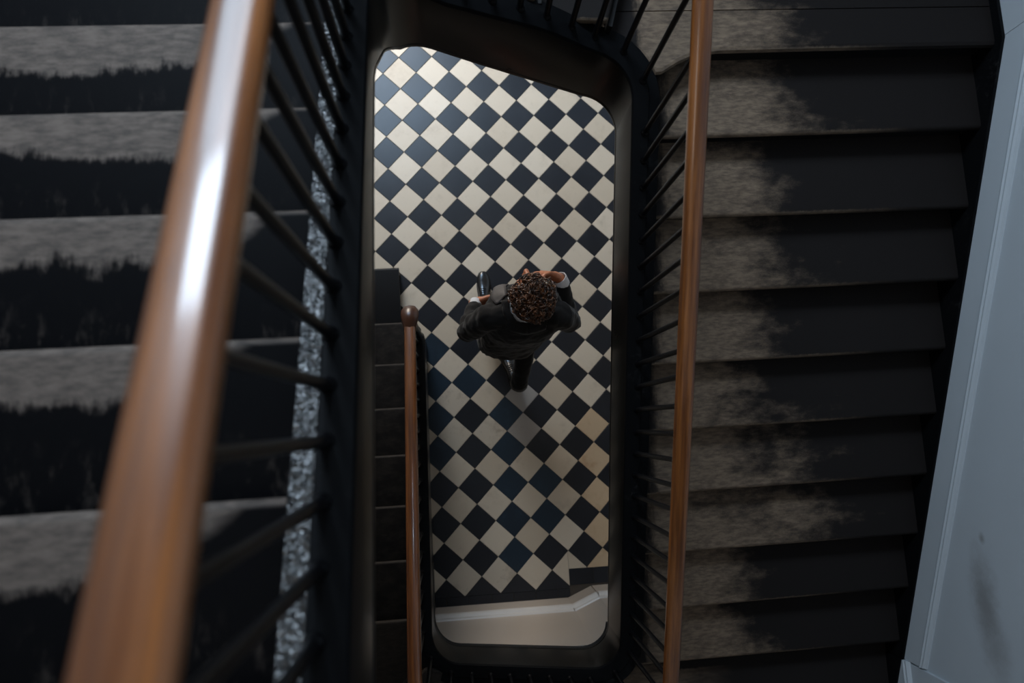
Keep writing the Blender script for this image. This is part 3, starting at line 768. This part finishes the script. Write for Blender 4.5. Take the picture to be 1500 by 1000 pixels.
M['hair'] = t.fin(t.mix(t.ss(hn, 0.35, 0.7), lin(34, 20, 13), lin(116, 72, 43)), 0.34, 0.6)
M['leather'] = black_paint('black_polished_leather', 0.14, 0.05, 200, (0.008, 0.008, 0.009), 0.0, 0.6)
M['sole'] = simple('black_rubber_sole', (0.01, 0.01, 0.01), 0.7)
M['eye'] = simple('eye_white', (0.7, 0.68, 0.66), 0.2)
M['iris'] = simple('dark_iris', (0.02, 0.012, 0.008), 0.2)
M['lip'] = simple('lip', lin(150, 84, 70), 0.45)

def frame_from(d, up=Vector((0, 0, 1))):
    d = Vector(d).normalized()
    if abs(d.dot(up)) > 0.98: up = Vector((0, 1, 0))
    x = up.cross(d).normalized(); y = d.cross(x); return x, y, d
def limb(mb, pts, radii, n=14, flat=1.0):
    pts = [Vector(p) for p in pts]; rings = []
    m_ = len(pts); base = len(mb.v)
    px = None
    allr = []
    for i in range(m_):
        d = (pts[min(i + 1, m_ - 1)] - pts[max(i - 1, 0)])
        x, y, d = frame_from(d)
        if px is not None:
            x = (px - d * px.dot(d)).normalized(); y = d.cross(x)
        px = x
        caps = []
        if i == 0: allr += [(pts[0] - d * radii[0] * 0.85, x, y, radii[0] * 0.45), (pts[0] - d * radii[0] * 0.5, x, y, radii[0] * 0.84)]
        allr.append((pts[i], x, y, radii[i]))
        if i == m_ - 1: allr += [(pts[i] + d * radii[i] * 0.5, x, y, radii[i] * 0.84), (pts[i] + d * radii[i] * 0.85, x, y, radii[i] * 0.45)]
    v = []; f = []
    for c, x, y, r_ in allr:
        for k in range(n):
            a = 2 * math.pi * k / n; v.append(c + x * (r_ * math.cos(a)) + y * (r_ * flat * math.sin(a)))
    for i in range(len(allr) - 1):
        for k in range(n): k2 = (k + 1) % n; f.append((i * n + k, i * n + k2, (i + 1) * n + k2, (i + 1) * n + k))
    f += [tuple(range(n))[::-1], tuple(range((len(allr) - 1) * n, len(allr) * n))]
    mb.add(v, f)
def ellip(mb, c, r, T=None, nu=20, nv=14):
    v = [Vector((0, 0, -r[2]))]; f = []
    for i in range(1, nv):
        th = math.pi * i / nv
        for k in range(nu):
            ph = 2 * math.pi * k / nu; v.append(Vector((r[0] * math.sin(th) * math.cos(ph), r[1] * math.sin(th) * math.sin(ph), -r[2] * math.cos(th))))
    v.append(Vector((0, 0, r[2])))
    for k in range(nu): f.append((0, 1 + (k + 1) % nu, 1 + k))
    for i in range(nv - 2):
        for k in range(nu): a = 1 + i * nu + k; b = 1 + i * nu + (k + 1) % nu; f.append((a, b, b + nu, a + nu))
    l = len(v) - 1
    for k in range(nu): f.append((l, 1 + (nv - 2) * nu + k, 1 + (nv - 2) * nu + (k + 1) % nu))
    v = [p + Vector(c) for p in v]
    if T: v = [T @ p for p in v]
    mb.add(v, f)
def stack(mb, secs, n=28, ex=2.4):
    # secs: (z, cx, cy, rx, ry)
    v = []; f = []
    for z, cx, cy, rx, ry in secs:
        for k in range(n):
            a = 2 * math.pi * k / n; c, s_ = math.cos(a), math.sin(a)
            v.append((cx + rx * math.copysign(abs(c) ** (2 / ex), c), cy + ry * math.copysign(abs(s_) ** (2 / ex), s_), z))
    for i in range(len(secs) - 1):
        for k in range(n): k2 = (k + 1) % n; f.append((i * n + k, i * n + k2, (i + 1) * n + k2, (i + 1) * n + k))
    f += [tuple(range(n))[::-1], tuple(range((len(secs) - 1) * n, len(secs) * n))]
    mb.add(v, f)
def remeshed(mb, name, mat, voxel, smooth_it, parent=None):
    me = bpy.data.meshes.new(name); me.from_pydata([tuple(p) for p in mb.v], [], mb.f); me.update()
    bm = bmesh.new(); bm.from_mesh(me); bmesh.ops.recalc_face_normals(bm, faces=bm.faces); bm.to_mesh(me); bm.free()
    tmp = bpy.data.objects.new(name + '_tmp', me); COL.objects.link(tmp)
    r_ = tmp.modifiers.new('r', 'REMESH'); r_.mode = 'VOXEL'; r_.voxel_size = voxel; r_.use_smooth_shade = True
    s_ = tmp.modifiers.new('s', 'SMOOTH'); s_.factor = 0.5; s_.iterations = smooth_it
    bpy.context.view_layer.update()
    dg = bpy.context.evaluated_depsgraph_get()
    me2 = bpy.data.meshes.new_from_object(tmp.evaluated_get(dg))
    bpy.data.objects.remove(tmp); me2.name = name
    for p in me2.polygons: p.use_smooth = True
    me2.materials.clear(); me2.materials.append(mat)
    o = bpy.data.objects.new(name, me2); COL.objects.link(o)
    if parent: o.parent = parent
    return o

# joints (metres, hall floor z=0; he walks towards +Y)
HEADC = Vector((0.352, 0.566, 1.620)); NECK = Vector((0.346, 0.535, 1.44))
SHL, SHR = Vector((0.170, 0.512, 1.405)), Vector((0.515, 0.502, 1.410))
ELL, WRL = Vector((0.060, 0.475, 1.130)), Vector((0.112, 0.648, 0.985))
ELR, WRR = Vector((0.606, 0.482, 1.150)), Vector((0.525, 0.696, 1.360))
HIPL, HIPR = Vector((0.225, 0.52, 0.90)), Vector((0.395, 0.505, 0.90))
KNL, ANL = Vector((0.205, 0.725, 0.50)), Vector((0.196, 0.79, 0.11))
KNR, ANR = Vector((0.432, 0.50, 0.48)), Vector((0.394, 0.250, 0.205))
HT = Matrix.Translation(HEADC) @ Euler((math.radians(10), math.radians(2), math.radians(7))).to_matrix().to_4x4()

body = MB()
# head
ellip(body, (0, -0.008, 0.022), (0.076, 0.096, 0.102), HT); ellip(body, (0, 0.018, -0.035), (0.066, 0.078, 0.085), HT)
ellip(body, (0, 0.040, -0.088), (0.043, 0.046, 0.034), HT); ellip(body, (0, 0.078, 0.022), (0.050, 0.016, 0.016), HT)
ellip(body, (0.036, 0.058, -0.035), (0.026, 0.026, 0.024), HT); ellip(body, (-0.036, 0.058, -0.035), (0.026, 0.026, 0.024), HT)
limb(body, [HT @ Vector((0, 0.088, 0.012)), HT @ Vector((0, 0.104, -0.016)), HT @ Vector((0, 0.115, -0.034))], [0.010, 0.0115, 0.0135])
ellip(body, (0.012, 0.098, -0.040), (0.010, 0.011, 0.009), HT); ellip(body, (-0.012, 0.098, -0.040), (0.010, 0.011, 0.009), HT)
for s_ in (-1, 1):
    ellip(body, (s_ * 0.080, -0.008, -0.012), (0.009, 0.019, 0.031), HT); ellip(body, (s_ * 0.084, -0.014, 0.006), (0.008, 0.017, 0.016), HT)
limb(body, [HT @ Vector((0, -0.012, -0.06)), NECK], [0.057, 0.062]); limb(body, [NECK, NECK + Vector((0, 0, -0.06))], [0.064, 0.085])
# trunk and limbs under the clothes
stack(body, [(0.86, 0.31, 0.51, 0.14, 0.09), (1.05, 0.325, 0.51, 0.13, 0.085), (1.28, 0.34, 0.515, 0.155, 0.095), (1.40, 0.342, 0.52, 0.14, 0.07), (1.45, 0.345, 0.53, 0.06, 0.055)])
limb(body, [SHL, ELL, WRL], [0.038, 0.028, 0.024]); limb(body, [SHR, ELR, WRR], [0.038, 0.028, 0.024])
limb(body, [HIPL, KNL, ANL, ANL + Vector((0, 0.03, -0.05))], [0.075, 0.05, 0.034, 0.034]); limb(body, [HIPR, KNR, ANR, ANR + Vector((0, 0.02, -0.05))], [0.075, 0.05, 0.034, 0.034])
def hand(mb, wrist, fwd, palm, side, curl, spread=0.07):
    # fwd: wrist to knuckles; palm: palm normal; side=+1 thumb on the +x of (palm x fwd)
    f_ = Vector(fwd).normalized(); p_ = Vector(palm); p_ = (p_ - f_ * p_.dot(f_)).normalized(); x_ = p_.cross(f_) * side
    W = lambda a, b, c: Vector(wrist) + x_ * a + f_ * b + p_ * c
    limb(mb, [W(0, -0.03, 0), W(0.002, 0.015, 0)], [0.026, 0.027], flat=0.8)
    for a in (-0.026, -0.009, 0.009, 0.026):
        limb(mb, [W(a * 0.6, 0.008, 0), W(a, 0.05, -0.002), W(a * 1.08, 0.088, -0.002)], [0.017, 0.0155, 0.0115])
    for i, (a, L3, r_) in enumerate(((0.028, (0.040, 0.024, 0.019), 0.0088), (0.0095, (0.045, 0.028, 0.020), 0.0090), (-0.0095, (0.041, 0.026, 0.020), 0.0086), (-0.028, (0.032, 0.020, 0.017), 0.0077))):
        base = W(a, 0.088, 0); ang = 0.0; pts = [W(a * 0.95, 0.075, 0), base]; dirx = (a / 0.028) * spread
        for j, l_ in enumerate(L3):
            ang += curl[j] * (1 + 0.12 * i)
            d = (f_ * math.cos(ang) + p_ * math.sin(ang) + x_ * dirx * (1 if j == 0 else 0.4)).normalized()
            pts.append(pts[-1] + d * l_)
        limb(mb, pts, [r_ * 1.05, r_ * 1.12, r_ * 1.02, r_ * 0.95, r_ * 0.78], n=10)
    tb = [W(0.018, 0.012, 0.004), W(0.040, 0.036, 0.014), W(0.052, 0.064, 0.022), W(0.054, 0.088, 0.028)]
    limb(mb, tb, [0.016, 0.0145, 0.0108, 0.0085], n=10)
hand(body, WRR + Vector((-0.012, 0.002, 0.014)), (-0.66, 0.10, 0.62), (-0.25, -0.92, -0.1), 1, (0.25, 0.42, 0.3))
hand(body, WRL + Vector((0.016, 0.014, -0.004)), (0.90, 0.22, -0.05), (0.2, -0.95, 0.0), -1, (0.5, 0.7, 0.5))
person = remeshed(body, 'person', M['skin'], 0.005, 3)
tag(person, 'person in a black suit walking, one hand raised to the face', 'person')
# eyes, mouth, brows
for s_ in (-1, 1):
    mb = MB(); ellip(mb, (s_ * 0.031, 0.073, 0.000), (0.013, 0.013, 0.012), HT, 12, 8); e_ = mb.build('eye', M['eye'], person, True)
    mb = MB(); ellip(mb, (s_ * 0.031, 0.0825, -0.001), (0.006, 0.0045, 0.006), HT, 10, 6); mb.build('iris', M['iris'], e_, True)
    mb = MB(); limb(mb, [HT @ Vector((s_ * 0.014, 0.091, 0.024)), HT @ Vector((s_ * 0.034, 0.088, 0.029)), HT @ Vector((s_ * 0.052, 0.074, 0.022))], [0.004, 0.0048, 0.003], 8); mb.build('eyebrow', M['hair'], person, True)
mb = MB(); limb(mb, [HT @ Vector((-0.022, 0.079, -0.073)), HT @ Vector((0, 0.090, -0.070)), HT @ Vector((0.022, 0.079, -0.073))], [0.004, 0.0065, 0.004], 8); mb.build('mouth', M['lip'], person, True)

# hair: a close cap with many loose curls
hb = MB(); hr = random.Random(11)
def on_scalp(u, ph, k=1.0):
    return Vector((0.081 * k * math.sqrt(1 - u * u) * math.cos(ph), -0.008 + 0.101 * k * math.sqrt(1 - u * u) * math.sin(ph), 0.020 + 0.106 * k * u))
def has_hair(p):
    lim = -0.098 if p.y < -0.03 else (-0.03 if p.y < 0.030 else 0.066)
    return p.z > lim
nu, nv = 40, 24; cap = {}
for i in range(nv + 1):
    for k in range(nu):
        u = -0.95 + 1.949 * i / nv; cap[(i, k)] = on_scalp(u, 2 * math.pi * k / nu, 1.035)
vv = []; ff = []; idx = {}
for key, p in cap.items(): idx[key] = len(vv); vv.append(HT @ p)
for i in range(nv):
    for k in range(nu):
        q = [(i, k), (i, (k + 1) % nu), (i + 1, (k + 1) % nu), (i + 1, k)]
        if all(has_hair(cap[a]) for a in q): ff.append(tuple(idx[a] for a in q))
hb.add(vv, ff)
cnt = 0
while cnt < 520:
    u = hr.uniform(-0.85, 1.0); ph = hr.uniform(0, 2 * math.pi); p = on_scalp(u, ph, 1.03)
    if not has_hair(p): continue
    cnt += 1
    nrm = Vector((p.x / 0.081**2, (p.y + 0.008) / 0.101**2, (p.z - 0.02) / 0.106**2)).normalized()
    flow = Vector((hr.gauss(0, 0.6), hr.gauss(0.1, 0.6), hr.gauss(-0.25, 0.4))); flow = (flow - nrm * flow.dot(nrm)).normalized()
    sd = nrm.cross(flow)
    short = p.z < 0.0 or (p.y < -0.06 and p.z < 0.05)
    cr = hr.uniform(0.008, 0.014) * (0.55 if short else 1.0); turns = hr.uniform(0.8, 1.7); ln = hr.uniform(0.018, 0.036); n_ = 11
    lift = (0.004 if short else hr.uniform(0.004, 0.020) * (0.45 if p.y > 0.05 else 1.2 if p.z > 0.06 and p.y > -0.02 else 0.8))
    pts = []; a0 = hr.uniform(0, 6.28)
    for j in range(n_):
        t_ = j / (n_ - 1); a = a0 + turns * 2 * math.pi * t_
        c_ = p + flow * (ln * t_) + nrm * (lift * math.sin(math.pi * min(1, t_ * 1.1 + 0.1)))
        pts.append(HT @ (c_ + nrm * (cr * (1 + math.cos(a)) * 0.6) + sd * (cr * math.sin(a))))
    wr_ = hr.uniform(0.0026, 0.0046)
    limb(hb, pts, [wr_ * (1 - 0.5 * j / n_) for j in range(n_)], 5)
hair = hb.build('hair', M['hair'], person, True); tag(hair, 'dark brown curly hair')

# jacket
jk = MB()
stack(jk, [(0.80, 0.300, 0.495, 0.190, 0.150), (0.90, 0.308, 0.500, 0.185, 0.138), (1.05, 0.325, 0.515, 0.172, 0.128), (1.18, 0.335, 0.528, 0.186, 0.146), (1.30, 0.341, 0.536, 0.196, 0.158),
           (1.37, 0.342, 0.534, 0.196, 0.140), (1.415, 0.343, 0.530, 0.172, 0.112), (1.445, 0.345, 0.525, 0.122, 0.085), (1.468, 0.346, 0.528, 0.086, 0.078)])
limb(jk, [SHL + Vector((0.05, 0, 0.006)), SHL + Vector((0.0, 0, -0.01)), SHL.lerp(ELL, 0.5) + Vector((-0.008, 0, 0)), ELL, ELL.lerp(WRL, 0.45), WRL + Vector((-0.006, -0.012, 0.004))], [0.062, 0.070, 0.064, 0.056, 0.052, 0.043], 18)
limb(jk, [SHR + Vector((-0.05, 0, 0.006)), SHR + Vector((0.0, 0, -0.01)), SHR.lerp(ELR, 0.5) + Vector((0.008, 0, 0)), ELR, ELR.lerp(WRR, 0.45), WRR + Vector((0.012, -0.030, -0.030))], [0.062, 0.070, 0.064, 0.057, 0.053, 0.043], 18)
# flared back corner of the vent
jk.add([(0.150, 0.372, 0.79), (0.20, 0.42, 0.79), (0.30, 0.37, 0.79), (0.17, 0.42, 1.05), (0.22, 0.44, 1.05), (0.30, 0.40, 1.05)],
       [(0, 1, 2), (5, 4, 3), (0, 3, 4, 1), (1, 4, 5, 2), (2, 5, 3, 0)])
jacket = remeshed(jk, 'jacket', M['suit'], 0.009, 4, person); tag(jacket, 'black suit jacket')
ftx = bpy.data.textures.new('folds', 'CLOUDS'); ftx.noise_scale = 0.075; ftx.noise_depth = 2
dm = jacket.modifiers.new('folds', 'DISPLACE'); dm.texture = ftx; dm.texture_coords = 'GLOBAL'; dm.strength = 0.026; dm.mid_level = 0.5
def patch(name, inner, outer, mat, n=14, mwid=5, th=0.005, off=0.006, parent=None):
    def samp(pl, t_):
        x_ = t_ * (len(pl) - 1); i_ = min(int(x_), len(pl) - 2); return Vector(pl[i_]).lerp(Vector(pl[i_ + 1]), x_ - i_)
    v = []; f = []
    for i in range(n + 1):
        a, b = samp(inner, i / n), samp(outer, i / n)
        for k in range(mwid + 1): v.append(tuple(a.lerp(b, k / mwid)))
    for i in range(n):
        for k in range(mwid): q = i * (mwid + 1) + k; f.append((q, q + 1, q + mwid + 2, q + mwid + 1))
    o = pydata(name, v, f, mat, None, True); o.parent = parent or person
    sw = o.modifiers.new('wrap', 'SHRINKWRAP'); sw.target = jacket; sw.wrap_method = 'NEAREST_SURFACEPOINT'; sw.wrap_mode = 'ABOVE_SURFACE'; sw.offset = off
    so = o.modifiers.new('thick', 'SOLIDIFY'); so.thickness = th; so.offset = 0
    return o
CX = 0.344
for s_ in (-1, 1):
    lp = patch('lapel', [(CX + s_ * 0.088, 0.605, 1.440), (CX + s_ * 0.090, 0.635, 1.42), (CX + s_ * 0.085, 0.67, 1.37), (CX + s_ * 0.055, 0.69, 1.26), (CX + s_ * 0.01, 0.64, 1.10)],
               [(CX + s_ * 0.138, 0.545, 1.425), (CX + s_ * 0.160, 0.600, 1.395), (CX + s_ * 0.168, 0.66, 1.36), (CX + s_ * 0.125, 0.68, 1.26), (CX + s_ * 0.02, 0.64, 1.10)], M['lapel'])
    tag(lp, 'grey satin lapel')
    cl = patch('jacket_collar', [(CX + s_ * 0.082, 0.575, 1.475), (CX + s_ * 0.086, 0.53, 1.488), (CX + s_ * 0.055, 0.475, 1.495), (CX, 0.462, 1.497)],
               [(CX + s_ * 0.112, 0.572, 1.44), (CX + s_ * 0.120, 0.52, 1.44), (CX + s_ * 0.085, 0.435, 1.43), (CX, 0.415, 1.425)], M['suit'], th=0.010, off=0.010)
# shirt collar: standing band with two points
v = []; f = []; n_ = 30
for i in range(n_ + 1):
    a = math.radians(100 + 340 * i / n_); c, s_ = math.cos(a), math.sin(a)
    fr = max(0, s_)
    for r_, z_ in ((0.068, 1.445), (0.068, 1.485 + 0.008 * s_), (0.074, 1.488 + 0.008 * s_), (0.088 + 0.030 * fr, 1.452 + 0.004 * s_)):
        v.append((0.347 + r_ * 1.02 * c, 0.536 + r_ * s_, z_))
for i in range(n_):
    for k in range(3): f.append((i * 4 + k, i * 4 + k + 1, (i + 1) * 4 + k + 1, (i + 1) * 4 + k))
o = pydata('shirt_collar', v, f, M['shirt'], None, True); o.parent = person; tag(o, 'white shirt collar')
so = o.modifiers.new('thick', 'SOLIDIFY'); so.thickness = 0.003
def cuff(wrist, d, r_):
    x_, y_, d_ = frame_from(d); c = Vector(wrist); v = []; f = []; n_ = 20
    for a_, rr in ((-0.045, r_ * 0.98), (0.004, r_), (0.006, r_ * 0.9), (-0.02, r_ * 0.85)):
        for k in range(n_):
            a = 2 * math.pi * k / n_; v.append(tuple(c + d_ * a_ + x_ * (rr * math.cos(a)) + y_ * (rr * math.sin(a))))
    for i in range(3):
        for k in range(n_): k2 = (k + 1) % n_; f.append((i * n_ + k, i * n_ + k2, (i + 1) * n_ + k2, (i + 1) * n_ + k))
    o = pydata('shirt_cuff', v, f, M['shirt'], None, True); o.parent = person; return o
cuff(WRR + Vector((0.000, -0.003, 0.000)), (-0.45, 0.55, 0.70), 0.041)
cuff(WRL + Vector((0.006, 0.012, -0.004)), (0.3, 0.8, -0.5), 0.035)
# trousers
tr = MB()
stack(tr, [(0.78, 0.305, 0.51, 0.165, 0.115), (0.90, 0.31, 0.51, 0.165, 0.115), (1.00, 0.315, 0.51, 0.15, 0.10)])
limb(tr, [HIPL, HIPL.lerp(KNL, 0.5), KNL, KNL.lerp(ANL, 0.5) + Vector((0, -0.012, 0)), ANL + Vector((0, -0.006, 0.0)), ANL + Vector((0, -0.004, -0.035))], [0.088, 0.080, 0.068, 0.060, 0.055, 0.057], 18)
limb(tr, [HIPR, HIPR.lerp(KNR, 0.5), KNR, KNR.lerp(ANR, 0.5) + Vector((0, -0.012, 0.01)), ANR + Vector((0, -0.01, 0.02)), ANR + Vector((0, -0.012, -0.03))], [0.088, 0.080, 0.068, 0.060, 0.055, 0.055], 18)
trousers = remeshed(tr, 'trousers', M['trouser'], 0.009, 4, person); tag(trousers, 'black suit trousers')
dm = trousers.modifiers.new('folds', 'DISPLACE'); dm.texture = ftx; dm.texture_coords = 'GLOBAL'; dm.strength = 0.018; dm.mid_level = 0.5
# shoes
def shoe(heel, yaw, pitch):
    # local: y along the foot from heel (0) to toe (0.30), x across, z up
    T = Matrix.Translation(heel) @ Euler((0, 0, yaw)).to_matrix().to_4x4()
    def bend(p):   # heel lifted about the ball of the foot
        x_, y_, z_ = p; yb = 0.215
        if pitch and y_ < yb:
            d = y_ - yb; y_, z_ = yb + d * math.cos(pitch) - (z_) * math.sin(pitch) * -1 * 0 + z_ * math.sin(pitch) * 0, z_ - d * math.sin(pitch)
        return T @ Vector((x_, y_, z_))
    rows = [(0.000, 0.012, 0.055), (0.008, 0.026, 0.068), (0.03, 0.035, 0.078), (0.07, 0.036, 0.084), (0.105, 0.035, 0.086), (0.135, 0.037, 0.078), (0.165, 0.042, 0.064), (0.20, 0.0455, 0.053), (0.235, 0.0445, 0.046), (0.265, 0.038, 0.040), (0.287, 0.027, 0.034), (0.298, 0.013, 0.027), (0.301, 0.004, 0.022)]
    mb = MB(); v = []; f = []; n_ = 14
    for y_, w_, h_ in rows:
        for k in range(n_):
            a = math.pi * k / (n_ - 1); c, s_ = math.cos(a), math.sin(a)
            v.append(tuple(bend((w_ * math.copysign(abs(c) ** 0.7, c) + 0.006 * math.sin(math.pi * y_ / 0.3), y_, 0.010 + (h_ - 0.010) * s_ ** 0.75 if s_ > 1e-6 else 0.010))))
    for i in range(len(rows) - 1):
        for k in range(n_): k2 = (k + 1) % n_; f.append((i * n_ + k, i * n_ + k2, (i + 1) * n_ + k2, (i + 1) * n_ + k))
    f += [tuple(range(n_)), tuple(range((len(rows) - 1) * n_, len(rows) * n_))]
    mb.add(v, f)
    sh = mb.build('shoe', M['leather'], person, True)
    mb = MB(); v = []; f = []; n2 = len(rows)
    for z_ in (0.0, 0.011):
        for s_ in (-1, 1):
            for y_, w_, h_ in rows: v.append(tuple(bend((s_ * (w_ + 0.004) + 0.006 * math.sin(math.pi * y_ / 0.3), y_ + (0.003 if y_ > 0.2 else -0.002), z_))))
    for i in range(n2 - 1):
        f += [(i, i + 1, n2 + i + 1, n2 + i), (2 * n2 + i, 3 * n2 + i, 3 * n2 + i + 1, 2 * n2 + i + 1), (i, 2 * n2 + i, 2 * n2 + i + 1, i + 1), (n2 + i, n2 + i + 1, 3 * n2 + i + 1, 3 * n2 + i)]
    f += [(0, n2, 3 * n2, 2 * n2), (n2 - 1, 3 * n2 - 1, 4 * n2 - 1, 2 * n2 - 1)]
    mb.add(v, f); mb.build('sole', M['sole'], sh)
    mb = MB()
    for y_ in (0.125, 0.140, 0.155, 0.170):
        hz = 0.082 - (y_ - 0.125) * 0.42
        limb(mb, [bend((-0.017, y_, hz - 0.004)), bend((0.003, y_ + 0.002, hz + 0.003)), bend((0.022, y_, hz - 0.004))], [0.0022] * 3, 6)
    mb.build('laces', M['trouser'], sh, True)
    return sh
shoe(Vector((0.192, 0.742, 0.0)), math.radians(-3), 0.0)
shoe(Vector((0.378, 0.205, 0.0)), math.radians(10), math.radians(24))
